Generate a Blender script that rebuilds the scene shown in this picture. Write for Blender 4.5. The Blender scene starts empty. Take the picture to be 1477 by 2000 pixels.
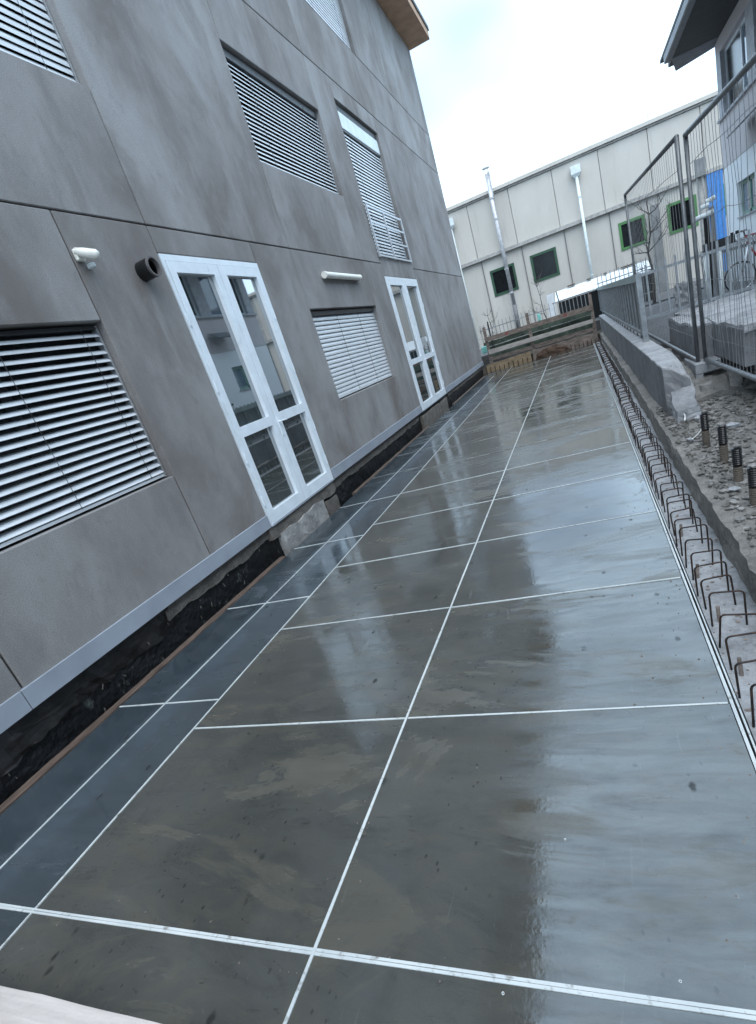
import bpy, bmesh, math, random
from mathutils import Vector, Matrix, noise
random.seed(7)
S = bpy.context.scene
COL = S.collection
R = math.radians

# ------------------------------------------------------------------ camera
cam_d = bpy.data.cameras.new('camera'); cam = bpy.data.objects.new('camera', cam_d); COL.objects.link(cam)
S.camera = cam
right = Vector((0.90972159, 0.2891106, -0.29802967)); fwd = Vector((-0.38603333, 0.85324877, -0.35063486)); up = Vector((0.1529212, 0.43402949, 0.88782516))
m = Matrix((right, up, -fwd)).transposed().to_4x4(); m.translation = (0, 0, 1.46268)
cam.matrix_world = m
cam_d.sensor_fit = 'VERTICAL'; cam_d.sensor_height = 24.0; cam_d.sensor_width = 24.0
cam_d.lens = 1044.158 * 24 / 2000
cam_d.shift_x = (738.5 - 768.915) / 2000; cam_d.shift_y = (1107.997 - 1000) / 2000
cam_d.clip_start = 0.05; cam_d.clip_end = 900

# ------------------------------------------------------------------ world, sun, exposure
SUN_EL, SUN_AZ = 62, 152          # azimuth measured from +Y towards +X
w = bpy.data.worlds.new('World'); S.world = w; w.use_nodes = True
nt = w.node_tree; nt.nodes.clear()
sky = nt.nodes.new('ShaderNodeTexSky'); sky.sky_type = 'NISHITA'; sky.sun_disc = False
sky.sun_elevation = R(SUN_EL); sky.sun_rotation = R(SUN_AZ)
sky.air_density = 1.2; sky.dust_density = 4.0; sky.ozone_density = 4.0; sky.altitude = 0
bg = nt.nodes.new('ShaderNodeBackground'); bg.inputs[1].default_value = 0.15
out = nt.nodes.new('ShaderNodeOutputWorld')
veil = nt.nodes.new('ShaderNodeMix'); veil.data_type = 'RGBA'; # thin uneven overcast over the clear-sky model
tc = nt.nodes.new('ShaderNodeTexCoord'); mp = nt.nodes.new('ShaderNodeMapping'); cn = nt.nodes.new('ShaderNodeTexNoise'); cr = nt.nodes.new('ShaderNodeMapRange')
mp.inputs['Location'].default_value = (203.5, 71.5, 115.5); mp.inputs['Scale'].default_value = (1, 1, 1.6)
cn.inputs['Scale'].default_value = 1.6; cn.inputs['Detail'].default_value = 3; cn.inputs['Roughness'].default_value = .5
for a_, b_, c_ in (('From Min', .34, 0), ('From Max', .48, 0), ('To Min', .26, 0), ('To Max', .74, 0)): cr.inputs[a_].default_value = b_
nt.links.new(tc.outputs['Generated'], mp.inputs[0]); nt.links.new(mp.outputs[0], cn.inputs['Vector']); nt.links.new(cn.outputs['Fac'], cr.inputs['Value']); nt.links.new(cr.outputs[0], veil.inputs[0])
veil.inputs[7].default_value = (8.0, 10.8, 13.4, 1)
nt.links.new(sky.outputs[0], veil.inputs[6]); nt.links.new(veil.outputs[2], bg.inputs[0]); nt.links.new(bg.outputs[0], out.inputs[0])
sd = bpy.data.lights.new('sun', 'SUN'); sd.energy = 1.2; sd.angle = R(60); sd.color = (1, 0.97, 0.93)
sun = bpy.data.objects.new('sun', sd); COL.objects.link(sun)
sv = Vector((math.sin(R(SUN_AZ)) * math.cos(R(SUN_EL)), math.cos(R(SUN_AZ)) * math.cos(R(SUN_EL)), math.sin(R(SUN_EL))))
sun.rotation_euler = (-sv).to_track_quat('-Z', 'Y').to_euler(); sun.location = (8, -8, 14)
vs = S.view_settings; vs.view_transform = 'Standard'; vs.look = 'None'; vs.gamma = 1; vs.exposure = 0.75; vs.use_curve_mapping = False
S.render.engine = 'CYCLES'; S.cycles.max_bounces = 6; S.cycles.diffuse_bounces = 3; S.cycles.glossy_bounces = 3; S.cycles.transmission_bounces = 2

# ------------------------------------------------------------------ material helpers
class NT:
    def __init__(s, name):
        s.m = bpy.data.materials.new(name); s.m.use_nodes = True; s.t = s.m.node_tree
        s.b = s.t.nodes['Principled BSDF']; s.g = None
    def n(s, typ, **kw):
        nd = s.t.nodes.new(typ)
        for k, v in kw.items(): setattr(nd, k, v)
        return nd
    def l(s, a, b): s.t.links.new(a, b)
    def pos(s):
        if not s.g: s.g = s.n('ShaderNodeNewGeometry')
        return s.g.outputs['Position']
    def rnd(s): return s.n('ShaderNodeObjectInfo').outputs['Random']
    def noise(s, scale, detail=4, rough=.55, stretch=(1, 1, 1), dist=0, offs=None):
        mp = s.n('ShaderNodeMapping'); mp.inputs['Scale'].default_value = stretch
        s.l(s.pos(), mp.inputs['Vector'])
        if offs is not None:
            cb = s.n('ShaderNodeCombineXYZ'); ml = s.math('MULTIPLY', offs, 37.0)
            for i in range(3): s.l(ml, cb.inputs[i])
            s.l(cb.outputs[0], mp.inputs['Location'])
        nz = s.n('ShaderNodeTexNoise'); nz.inputs['Scale'].default_value = scale; nz.inputs['Detail'].default_value = detail
        nz.inputs['Roughness'].default_value = rough; nz.inputs['Distortion'].default_value = dist
        s.l(mp.outputs[0], nz.inputs['Vector']); return nz.outputs['Fac']
    def vor(s, scale, stretch=(1, 1, 1), feature='F1', out='Distance'):
        mp = s.n('ShaderNodeMapping'); mp.inputs['Scale'].default_value = stretch; s.l(s.pos(), mp.inputs['Vector'])
        v = s.n('ShaderNodeTexVoronoi', feature=feature); v.inputs['Scale'].default_value = scale; s.l(mp.outputs[0], v.inputs['Vector']); return v.outputs[out]
    def ramp(s, f, lo, hi, a=0.0, b=1.0):
        r = s.n('ShaderNodeMapRange'); r.inputs['From Min'].default_value = lo; r.inputs['From Max'].default_value = hi
        r.inputs['To Min'].default_value = a; r.inputs['To Max'].default_value = b; s.l(f, r.inputs['Value']); return r.outputs[0]
    def math(s, op, a, b=None):
        nd = s.n('ShaderNodeMath', operation=op)
        for i, x in enumerate((a, b)):
            if x is None: continue
            if isinstance(x, (int, float)): nd.inputs[i].default_value = x
            else: s.l(x, nd.inputs[i])
        return nd.outputs[0]
    def mix(s, f, a, b, mode='MIX'):
        nd = s.n('ShaderNodeMix', data_type='RGBA', blend_type=mode)
        for i, x in ((0, f), (6, a), (7, b)):
            if isinstance(x, (int, float)): nd.inputs[i].default_value = x
            elif isinstance(x, tuple): nd.inputs[i].default_value = (*x, 1)
            else: s.l(x, nd.inputs[i])
        return nd.outputs[2]
    def set(s, **kw):
        for k, v in kw.items():
            i = s.b.inputs[k]
            if isinstance(v, tuple): i.default_value = (*v, 1)
            elif isinstance(v, (int, float)): i.default_value = v
            else: s.l(v, i)
        return s
    def bump(s, h, strength=.3, dist=.01):
        b = s.n('ShaderNodeBump'); b.inputs['Strength'].default_value = strength; b.inputs['Distance'].default_value = dist
        s.l(h, b.inputs['Height']); s.l(b.outputs[0], s.b.inputs['Normal']); return s

def simple(name, col, rough=.5, metal=0, var=.15, scale=8, bump=0, bscale=60, dirt=None, stretch=(1, 1, 1)):
    t = NT(name); n1 = t.noise(scale, 5, .6, stretch)
    dk = dirt or tuple(c * (1 - 2 * var) for c in col); lt = tuple(min(1, c * (1 + var)) for c in col)
    t.set(**{'Base Color': t.mix(t.ramp(n1, .3, .7), dk, lt), 'Roughness': t.ramp(t.noise(scale * 2, 3), .3, .7, max(.02, rough - .08), min(1, rough + .08)), 'Metallic': metal})
    if bump: t.bump(t.noise(bscale, 5), bump, .01)
    return t.m

M = {}
# stucco of the grey building
t = NT('grey_stucco'); rd = t.rnd()
grain = t.noise(150, 2, .7); blot = t.noise(.8, 5, .6, (1, 1, .8), .4, offs=rd); streak = t.noise(1.4, 5, .6, (1, 1.25, .62), .4, offs=rd); fine = t.noise(8, 5, .7, (1, 1.1, .8), .4)
c0 = t.mix(t.ramp(blot, .36, .64), (.188, .170, .158), (.378, .376, .374))
c1 = t.mix(t.ramp(streak, .5, .74, 0, .5), c0, (.425, .425, .43))
c2 = t.mix(t.ramp(streak, .48, .30, 0, .58), c1, (.142, .128, .119))
c3 = t.mix(t.ramp(fine, .54, .8, 0, .4), c2, (.40, .395, .40)); c3 = t.mix(t.ramp(fine, .44, .25, 0, .42), c3, (.16, .15, .15))
wl = t.noise(1.7, 3, .5, (1, 3.0, .35), .3, offs=rd)
c3 = t.mix(t.ramp(wl, .64, .74, 0, .26), c3, (.50, .495, .51))
c4 = t.mix(t.ramp(rd, 0, 1, 0, .3), c3, (.215, .205, .197))
c5 = t.mix(t.ramp(grain, .32, .68, .0, .6), c4, (.118, .108, .106))
t.set(**{'Base Color': c5, 'Roughness': .88, 'Specular IOR Level': .25}); t.bump(grain, .4, .004); M['stucco'] = t.m
M['joint'] = simple('dark_joint', (.03, .03, .032), .9)
M['soffit_brown'] = simple('brown_soffit', (.44, .28, .18), .8, scale=3, bump=.1)
M['white_frame'] = simple('white_lacquer', (.72, .78, .83), .35, var=.05, scale=5)
M['grey_flashing'] = simple('grey_flashing', (.30, .33, .38), .45, 0, .08, 3)
# slats
t = NT('aluminium_slat'); n1 = t.noise(4, 4, .6, (1, 1, 6))
t.set(**{'Base Color': t.mix(t.ramp(n1, .3, .7), (.48, .51, .53), (.60, .62, .64)), 'Metallic': 0.0, 'Roughness': .32}); M['slat'] = t.m
M['rail_metal'] = simple('galvanised_bar', (.55, .57, .59), .4, .6, .1, 12)
M['dark_metal'] = simple('dark_guide_metal', (.03, .03, .032), .45, .3)
t = NT('door_glass'); t.set(**{'Base Color': t.mix(t.ramp(t.noise(1.5, 3), .35, .65), (.022, .032, .036), (.03, .048, .05)), 'Roughness': .02, 'IOR': 5.0}); t.bump(t.noise(1.2, 1), .05, .006); M['glass'] = t.m
t = NT('dark_glass'); t.set(**{'Base Color': t.mix(t.ramp(t.noise(3, 3), .3, .7), (.004, .005, .006), (.010, .012, .013)), 'Roughness': .18, 'IOR': 1.35}); M['dglass'] = t.m
t = NT('sky_glass'); t.set(**{'Base Color': t.mix(t.ramp(t.noise(2, 3), .3, .7), (.10, .14, .19), (.14, .19, .26)), 'Roughness': .05, 'IOR': 1.9}); M['bglass'] = t.m
M['white_plastic'] = simple('white_plastic', (.78, .77, .70), .4, var=.06, scale=20)
M['black_plastic'] = simple('black_plastic', (.009, .009, .010), .35)
M['pipe_inside'] = simple('pipe_inside', (.12, .11, .11), .7)

# wet formwork panels
def deck_mat(name, ca, cb, cc):
    t = NT(name); rd = t.rnd()
    big = t.noise(1.2, 6, .62, (1, 1.5, 1), .5, offs=rd); med = t.noise(4.0, 5, .68, (.8, 1.9, 1), .9); fine = t.noise(210, 2, .6)
    col = t.mix(t.ramp(big, .33, .67), ca, cb); col = t.mix(t.ramp(med, .48, .72, 0, .8), col, cc)
    col = t.mix(t.ramp(med, .46, .30, 0, .7), col, tuple(x * .55 for x in ca)); col = t.mix(t.ramp(rd, 0, 1, 0, .4), col, tuple(x * .72 for x in ca))
    # scuffs, drips and boot marks with their own outlines
    sp = t.vor(6.0, (1.25, .7, 1)); sp2 = t.noise(2.6, 4, .6); spn = t.noise(34, 4, .7)
    spots = t.math('MULTIPLY', t.ramp(t.math('ADD', sp, t.math('MULTIPLY', spn, .16)), .185, .135), t.ramp(sp2, .40, .47))
    sq = t.vor(17.0, (1.3, .8, 1)); spots2 = t.math('MULTIPLY', t.ramp(t.math('ADD', sq, t.math('MULTIPLY', spn, .14)), .20, .15), t.ramp(t.noise(1.9, 3, .6, (1, 1, 1)), .42, .5))
    col = t.mix(t.math('MULTIPLY', spots, .85), col, (.012, .012, .011)); col = t.mix(t.math('MULTIPLY', spots2, .7), col, (.016, .015, .013))
    dr = t.noise(8, 6, .72, (1.0, 3.0, 1), 1.4); col = t.mix(t.ramp(dr, .60, .70, 0, .65), col, (.022, .020, .016))
    sc = t.noise(3.0, 3, .7, (7, .6, 1), 2.2); col = t.mix(t.ramp(sc, .665, .70, 0, .35), col, (.17, .17, .165))
    col = t.mix(t.ramp(fine, .3, .7, 0, .22), col, (.02, .02, .02))
    wetn = t.noise(.8, 6, .62, (.8, 1.6, 1), .7, offs=t.math('MULTIPLY', rd, .02)); smear = t.noise(5, 5, .65, (.5, 2.6, 1), .8)
    wet = t.ramp(t.math('ADD', wetn, t.math('MULTIPLY', med, .3)), .55, .68)
    rough = t.math('ADD', t.math('ADD', t.ramp(wet, 0, 1, .21, .06), t.ramp(smear, .35, .7, -.02, .09)), t.math('MULTIPLY', spots, .2))
    pat = t.noise(1.05, 6, .68, (.9, 2.0, 1), .9, offs=t.math('MULTIPLY', rd, .05)); dry = t.ramp(pat, .55, .60)
    col = t.mix(t.math('MULTIPLY', dry, .38), col, cc); rough = t.math('ADD', rough, t.math('MULTIPLY', dry, .16))
    t.set(**{'Base Color': t.mix(t.math('MULTIPLY', wet, .35), col, tuple(x * .5 for x in ca)), 'Roughness': rough, 'IOR': 1.85,
             'Specular IOR Level': t.math('SUBTRACT', t.math('SUBTRACT', t.ramp(smear, .38, .70, .62, .38), t.math('MULTIPLY', dry, .11)), t.math('MULTIPLY', spots, .25))})
    pim = t.noise(55, 3, .5); wav = t.noise(2.2, 2, .5, (1, .6, 1)); rip = t.noise(9, 4, .6, (.6, 2.2, 1))
    h = t.math('ADD', t.math('ADD', t.math('MULTIPLY', pim, .07), wav), t.math('MULTIPLY', rip, .04)); t.bump(h, .11, .03)
    return t.m
M['deck'] = deck_mat('wet_brown_formply', (.066, .068, .061), (.104, .106, .098), (.135, .120, .088))
M['deck_blue'] = deck_mat('wet_blue_formply', (.044, .060, .072), (.062, .080, .092), (.082, .098, .108))
t = NT('white_joint_strip'); n1 = t.noise(30, 4, .7); n2 = t.noise(2.5, 4, .6)
t.set(**{'Base Color': t.mix(t.ramp(n1, .56, .74), t.mix(t.ramp(n2, .35, .7), (.60, .63, .62), (.42, .45, .455)), (.14, .13, .115)), 'Roughness': .45}); M['strip'] = t.m
t = NT('dull_joint_strip'); n1 = t.noise(6, 4, .7); t.set(**{'Base Color': t.mix(t.ramp(n1, .35, .6), (.40, .42, .42), (.15, .15, .14)), 'Roughness': .4}); M['strip_dull'] = t.m  # darker, mottled strip colour for the far cross rows
M['wood_brown'] = simple('wet_brown_timber', (.115, .08, .062), .6, var=.3, scale=14, bump=.4, bscale=40, stretch=(3, .4, 3))
M['wood_pale'] = simple('pale_planed_timber', (.50, .45, .42), .75, var=.12, scale=9, bump=.3, bscale=60, stretch=(.25, 4, 3))
M['wood_grey'] = simple('weathered_timber', (.22, .18, .155), .85, var=.28, scale=9, bump=.5, bscale=50, stretch=(.4, 3, 3))
M['wood_light'] = simple('light_timber', (.42, .39, .36), .8, var=.15, scale=7, bump=.4, bscale=50, stretch=(.4, 3, 3))
M['wood_yellow'] = simple('yellow_shuttering', (.29, .22, .14), .6, var=.2, scale=6, bump=.2, stretch=(.6, 2, 2))
# concretes
def concrete(name, col, scale=2.5, bump=.5, wet=.0, rough=.85, bs=45):
    t = NT(name); a = t.noise(scale, 6, .62); b = t.noise(scale * 9, 5, .65); g = t.noise(160, 3, .6); p = t.vor(42)
    dk = tuple(x * .5 for x in col); lt = tuple(min(1, x * 1.3) for x in col)
    c = t.mix(t.ramp(a, .3, .7), dk, lt); c = t.mix(t.ramp(b, .45, .75, 0, .55), c, tuple(min(1, x * 1.5) for x in col)); c = t.mix(t.ramp(b, .42, .26, 0, .6), c, tuple(x * .38 for x in col))
    c = t.mix(t.ramp(g, .35, .7, 0, .3), c, tuple(x * .45 for x in col)); c = t.mix(t.ramp(p, .11, .05, 0, .55), c, tuple(x * .25 for x in col))
    t.set(**{'Base Color': c, 'Roughness': t.ramp(a, .3, .7, rough - .25 * wet, rough)})
    t.bump(t.math('ADD', t.noise(bs, 6, .65), t.math('MULTIPLY', b, 1.2)), bump, .02); return t.m
M['conc'] = concrete('grey_concrete', (.27, .275, .285), 2.2, .3)
M['conc_smooth'] = concrete('smooth_wall_concrete', (.21, .21, .215), 1.6, .12)
M['conc_light'] = concrete('broken_light_concrete', (.42, .42, .43), 3, .9, bs=26)
M['conc_wet'] = concrete('damp_brown_concrete', (.13, .12, .105), 3, .5, .5)
M['rubble'] = concrete('damp_rubble', (.24, .225, .205), 3.2, 1.0, .3, bs=30)
M['footing'] = concrete('footing_concrete', (.33, .335, .345), 3, .45)
M['stone'] = concrete('stone_chips', (.29, .275, .26), 9, .6)
M['plaster'] = concrete('peeling_plaster', (.16, .143, .125), 6, .8)
M['plaster_white'] = concrete('white_plaster_patch', (.36, .355, .345), 5, .6)
t = NT('bitumen'); n1 = t.noise(9, 5, .65, (1, 1, .6)); t.set(**{'Base Color': t.mix(t.ramp(n1, .62, .72), (.008, .008, .009), (.08, .09, .085)), 'Roughness': .5}); t.bump(t.noise(14, 5), .8, .03); M['bitumen'] = t.m
t = NT('black_sheet'); t.set(**{'Base Color': t.mix(t.ramp(t.noise(6, 4), .4, .7), (.010, .009, .009), (.022, .020, .019)), 'Roughness': .38}); t.bump(t.noise(4, 3, .5, (1, .8, 3), .8), .5, .04); M['sheet'] = t.m
t = NT('rusty_steel'); t.set(**{'Base Color': t.mix(t.ramp(t.noise(35, 4), .35, .7), (.016, .014, .015), (.075, .042, .028)), 'Roughness': .55, 'Metallic': .5}); M['rebar'] = t.m
M['galv'] = simple('galvanised_steel', (.34, .355, .365), .42, .65, .15, 14)
M['galv_dark'] = simple('dull_fence_tube', (.17, .18, .185), .45, .5, .15, 14)
M['wire'] = simple('fence_wire', (.24, .245, .25), .5, .4)
M['panel_grey'] = simple('grey_sheet_infill', (.20, .205, .205), .7, var=.12, scale=3)
M['green_grey'] = simple('greenish_grey_rail', (.36, .41, .40), .6, var=.1, scale=5)
# far building
def farwall(name, ca, cb, cc):
    t = NT(name); rd = t.rnd(); a = t.noise(.9, 5, .6, (1, 1, .5), offs=rd); st = t.noise(2.2, 5, .6, (2.2, 1, .25), .3); f = t.noise(30, 3)
    c = t.mix(t.ramp(a, .3, .7), ca, cb); c = t.mix(t.ramp(st, .56, .78, 0, .6), c, cc); c = t.mix(t.ramp(f, .35, .7, 0, .15), c, tuple(x * .6 for x in ca)); c = t.mix(t.ramp(rd, 0, 1, 0, .18), c, cc)
    t.set(**{'Base Color': c, 'Roughness': .9}); t.bump(f, .2, .01); return t.m
M['cream'] = farwall('cream_panel', (.47, .445, .40), (.54, .515, .47), (.33, .31, .28))
M['pinkish'] = farwall('pinkish_render', (.47, .45, .41), (.54, .52, .475), (.36, .34, .31))
M['far_trim'] = simple('grey_roof_trim', (.36, .35, .33), .7)
M['channel'] = simple('dark_channel', (.15, .15, .155), .7)
M['green_dark'] = simple('dark_green_frame', (.025, .075, .04), .5)
M['green'] = simple('bright_green_frame', (.07, .20, .065), .5)
M['green_pale'] = simple('pale_green_frame', (.16, .30, .24), .5)
M['steel_flue'] = simple('stainless_flue', (.46, .46, .47), .45, .35, .15, 6)
M['pale_pipe'] = simple('pale_downpipe', (.62, .68, .68), .5, 0, .08)
M['blue'] = simple('blue_sheet_door', (.06, .22, .55), .5, var=.1)
M['white_wall'] = farwall('white_blue_render', (.84, .87, .89), (.89, .91, .93), (.74, .78, .82))
M['pink_wall'] = farwall('pink_grey_render', (.58, .535, .545), (.64, .60, .605), (.48, .45, .45))
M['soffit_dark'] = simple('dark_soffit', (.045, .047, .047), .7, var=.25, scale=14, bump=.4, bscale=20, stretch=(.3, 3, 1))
M['fascia'] = simple('grey_gutter', (.17, .17, .18), .5, .2)
M['col_grey'] = simple('grey_mullion', (.42, .43, .46), .6)
M['picket'] = simple('grey_picket', (.30, .31, .32), .5, .4)
M['white_sheet'] = simple('white_sheet', (.60, .64, .67), .5, var=.06)
M['netting'] = simple('green_netting', (.06, .085, .065), .85, var=.35, scale=6, bump=.5)
M['soil'] = concrete('dark_soil', (.09, .075, .06), 4, .9)
M['rust_mound'] = simple('rust_brown_heap', (.06, .034, .02), .85, var=.35, scale=9, bump=.7, bscale=30)
M['asphalt'] = concrete('asphalt', (.10, .10, .102), 2, .4)
M['red_mark'] = simple('red_stencil', (.30, .05, .05), .7)
M['bark'] = simple('bark', (.055, .045, .038), .9, bump=.4)
M['tyre'] = simple('tyre_rubber', (.03, .03, .032), .8)
M['bike_red'] = simple('red_bike_paint', (.35, .03, .04), .35)
M['chrome'] = simple('pale_alloy', (.62, .63, .64), .3, .7)
M['cable'] = simple('white_cable', (.70, .69, .66), .5)
M['roofing'] = simple('dark_roofing', (.10, .10, .10), .8)
M['mud'] = simple('muddy_tube', (.11, .09, .072), .8, bump=.4)
M['teal'] = simple('teal_plastic', (.22, .55, .50), .5)

# ------------------------------------------------------------------ mesh helpers
WL = {}
def wloc(o): return WL.get(o.name, Vector((0, 0, 0))) if o else Vector((0, 0, 0))
def link(name, mesh, parent=None, loc=(0, 0, 0)):
    o = bpy.data.objects.new(name, mesh); COL.objects.link(o); loc = Vector(loc); WL[o.name] = loc
    if parent: o.parent = parent; o.location = loc - wloc(parent)
    else: o.location = loc
    return o
def tag(o, label=None, cat=None, group=None, kind=None):
    for k, v in (('label', label), ('category', cat), ('group', group), ('kind', kind)):
        if v: o[k] = v
    return o
def thing(name, loc, label, cat, group=None): return tag(link(name, None, None, loc), label, cat, group)

class MB:
    def __init__(s): s.v = []; s.f = []; s.mi = []; s.k = 0
    def quad(s, pts):
        b = len(s.v); s.v += [Vector(p) for p in pts]; s.f.append(tuple(range(b, b + len(pts)))); s.mi.append(s.k); return s
    def box(s, x0, x1, y0, y1, z0, z1):
        b = len(s.v); s.v += [Vector((x, y, z)) for z in (z0, z1) for x, y in ((x0, y0), (x1, y0), (x1, y1), (x0, y1))]
        for f in ((3, 2, 1, 0), (4, 5, 6, 7), (0, 1, 5, 4), (1, 2, 6, 5), (2, 3, 7, 6), (3, 0, 4, 7)): s.f.append(tuple(b + i for i in f)); s.mi.append(s.k)
        return s
    def beam(s, p, q, w, h, upv=(0, 0, 1)):
        p, q = Vector(p), Vector(q); d = (q - p).normalized(); a = d.cross(Vector(upv))
        if a.length < 1e-4: a = d.cross(Vector((1, 0, 0)))
        a.normalize(); u = a.cross(d); b = len(s.v)
        for e in (p, q):
            for i, j in ((-1, -1), (1, -1), (1, 1), (-1, 1)): s.v.append(e + a * (i * w / 2) + u * (j * h / 2))
        for f in ((0, 1, 2, 3), (7, 6, 5, 4), (0, 4, 5, 1), (1, 5, 6, 2), (2, 6, 7, 3), (3, 7, 4, 0)): s.f.append(tuple(b + i for i in f)); s.mi.append(s.k)
        return s
    def tube(s, pts, r, n=8, cap=True):
        pts = [Vector(p) for p in pts]; rs = r if isinstance(r, (list, tuple)) else [r] * len(pts); b = len(s.v); pa = None
        for i, p in enumerate(pts):
            d = (pts[min(i + 1, len(pts) - 1)] - pts[max(i - 1, 0)]).normalized()
            if pa is None:
                pa = d.orthogonal().normalized()
            else:
                pa = (pa - d * pa.dot(d)).normalized()
            c = d.cross(pa)
            for k in range(n):
                an = 2 * math.pi * k / n; s.v.append(p + (pa * math.cos(an) + c * math.sin(an)) * rs[i])
        for i in range(len(pts) - 1):
            for k in range(n):
                k2 = (k + 1) % n; s.f.append((b + i * n + k, b + i * n + k2, b + (i + 1) * n + k2, b + (i + 1) * n + k)); s.mi.append(s.k)
        if cap:
            s.f.append(tuple(b + k for k in reversed(range(n)))); s.mi.append(s.k)
            e = b + (len(pts) - 1) * n; s.f.append(tuple(e + k for k in range(n))); s.mi.append(s.k)
        return s
    def mesh(s, name, mats, origin=(0, 0, 0), bevel=0, smooth=False, seg=1):
        me = bpy.data.meshes.new(name); o = Vector(origin); me.from_pydata([tuple(v - o) for v in s.v], [], s.f)
        mats = mats if isinstance(mats, (list, tuple)) else [mats]
        for mt in mats: me.materials.append(M[mt])
        for p, i in zip(me.polygons, s.mi): p.material_index = i
        if bevel:
            bm = bmesh.new(); bm.from_mesh(me); bmesh.ops.bevel(bm, geom=bm.edges[:], offset=bevel, segments=seg, affect='EDGES', profile=.5); bm.to_mesh(me); bm.free()
        if smooth:
            for p in me.polygons: p.use_smooth = True
        me.update(); return me
    def build(s, name, mats, parent=None, origin=None, bevel=0, smooth=False, seg=1):
        if origin is None:
            xs = [v.x for v in s.v]; ys = [v.y for v in s.v]; zs = [v.z for v in s.v]
            origin = ((min(xs) + max(xs)) / 2, (min(ys) + max(ys)) / 2, min(zs))
        return link(name, s.mesh(name, mats, origin, bevel, smooth, seg), parent, origin)

def nz(p, sc, seed=0): return noise.noise(Vector((p[0] * sc + seed, p[1] * sc + seed * 1.7, p[2] * sc - seed)))
def fbm(p, sc, o=4, seed=0):
    a = 0; am = 1
    for i in range(o): a += am * nz(p, sc * 2 ** i, seed + i * 3.1); am *= .55
    return a
def rough_box(name, mat, parent, x0, x1, y0, y1, z0, z1, cell=.08, amp=.01, fn=None, seed=0, origin=None):
    bm = bmesh.new(); bmesh.ops.create_cube(bm, size=1)
    for v in bm.verts: v.co = Vector((x0 if v.co.x < 0 else x1, y0 if v.co.y < 0 else y1, z0 if v.co.z < 0 else z1))
    for ax, (a, b) in enumerate(((x0, x1), (y0, y1), (z0, z1))):
        n = max(1, min(90, int((b - a) / cell)))
        for i in range(1, n):
            co = Vector((0, 0, 0)); co[ax] = a + (b - a) * i / n; no = Vector((0, 0, 0)); no[ax] = 1
            bmesh.ops.bisect_plane(bm, geom=bm.verts[:] + bm.edges[:] + bm.faces[:], plane_co=co, plane_no=no)
    bm.normal_update()
    mv = []
    for v in bm.verts:
        d = v.normal * fbm(v.co, 2.2 / max(cell, .02) * .25, 4, seed) * amp
        if fn: d += fn(v.co, v.normal)
        mv.append((v, d))
    for v, d in mv: v.co += d
    o = Vector(origin) if origin else Vector(((x0 + x1) / 2, (y0 + y1) / 2, z0))
    for v in bm.verts: v.co -= o
    me = bpy.data.meshes.new(name); bm.to_mesh(me); bm.free(); me.materials.append(M[mat]); me.update()
    return link(name, me, parent, o)
def lathe(mb, base, prof, n=16, axis='Z'):
    base = Vector(base); b = len(mb.v)
    for r, z in prof:
        for k in range(n):
            an = 2 * math.pi * k / n; a, c = r * math.cos(an), r * math.sin(an)
            mb.v.append(base + (Vector((a, c, z)) if axis == 'Z' else Vector((z, a, c))))
    for i in range(len(prof) - 1):
        for k in range(n):
            k2 = (k + 1) % n; mb.f.append((b + i * n + k, b + i * n + k2, b + (i + 1) * n + k2, b + (i + 1) * n + k)); mb.mi.append(mb.k)
    return mb

# ------------------------------------------------------------------ ground
tag(MB().quad([(-260, -200, -.6), (260, -200, -.6), (260, 400, -.6), (-260, 400, -.6)]).build('ground', 'asphalt'), kind='structure')
mb = MB().box(.85, 60, 8.75, 19.6, -.55, .5).box(-60, 60, 20.6, 90, -.55, .5)
tag(mb.build('yard', 'asphalt'), kind='structure')
tag(rough_box('soil_bed', 'soil', None, -3.2, .6, 19.3, 20.6, -.4, .18, .15, .08), kind='structure')

# ------------------------------------------------------------------ formwork deck
XA, XB, XC, XD, XE = .2837, -.9776, -2.2261, -2.6438, -3.0376
Y1 = .7713
def yend(x): return 18.52 - .2 * (x - .3)
deck = MB(); deck.quad([(XE, -1.3, -.03), (XA + .012, -1.3, -.03), (XA + .012, yend(XA), -.03), (XE, yend(XE), -.03)])
deck = tag(deck.build('formwork_deck', 'bitumen', origin=(0, 0, -.03)), kind='structure')
G = .004
rows_w = [(-1.2, Y1)] + [(Y1 + k, Y1 + k + 1) for k in range(0, 20)]
rows_n = [(-1.2, Y1)] + [(Y1 + 1.2422 * k, Y1 + 1.2422 * (k + 1)) for k in range(0, 17)]
def panel(x0, x1, y0, y1, mat):
    e0, e1 = yend(x0), yend(x1)
    if y0 >= min(e0, e1) - .02: return
    mb = MB(); a = [(x0 + G, y0 + G), (x1 - G, y0 + G), (x1 - G, min(y1, e1) - G), (x0 + G, min(y1, e0) - G)]
    dz = random.uniform(-.0012, .0012)
    lo = [(p[0], p[1], -.021) for p in a]; hi = [(p[0], p[1], dz) for p in a]
    mb.quad(hi); mb.quad(lo[::-1])
    for i in range(4): j = (i + 1) % 4; mb.quad([lo[i], lo[j], hi[j], hi[i]])
    mb.build('deck_panel', mat, deck)
for x0, x1 in ((XC, XB), (XB, XA)):
    for y0, y1 in rows_w: panel(x0, x1, y0, y1, 'deck')
for x0, x1 in ((XE, XD), (XD, XC)):
    for y0, y1 in rows_n: panel(x0, x1, y0, y1, 'deck_blue' )
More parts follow.
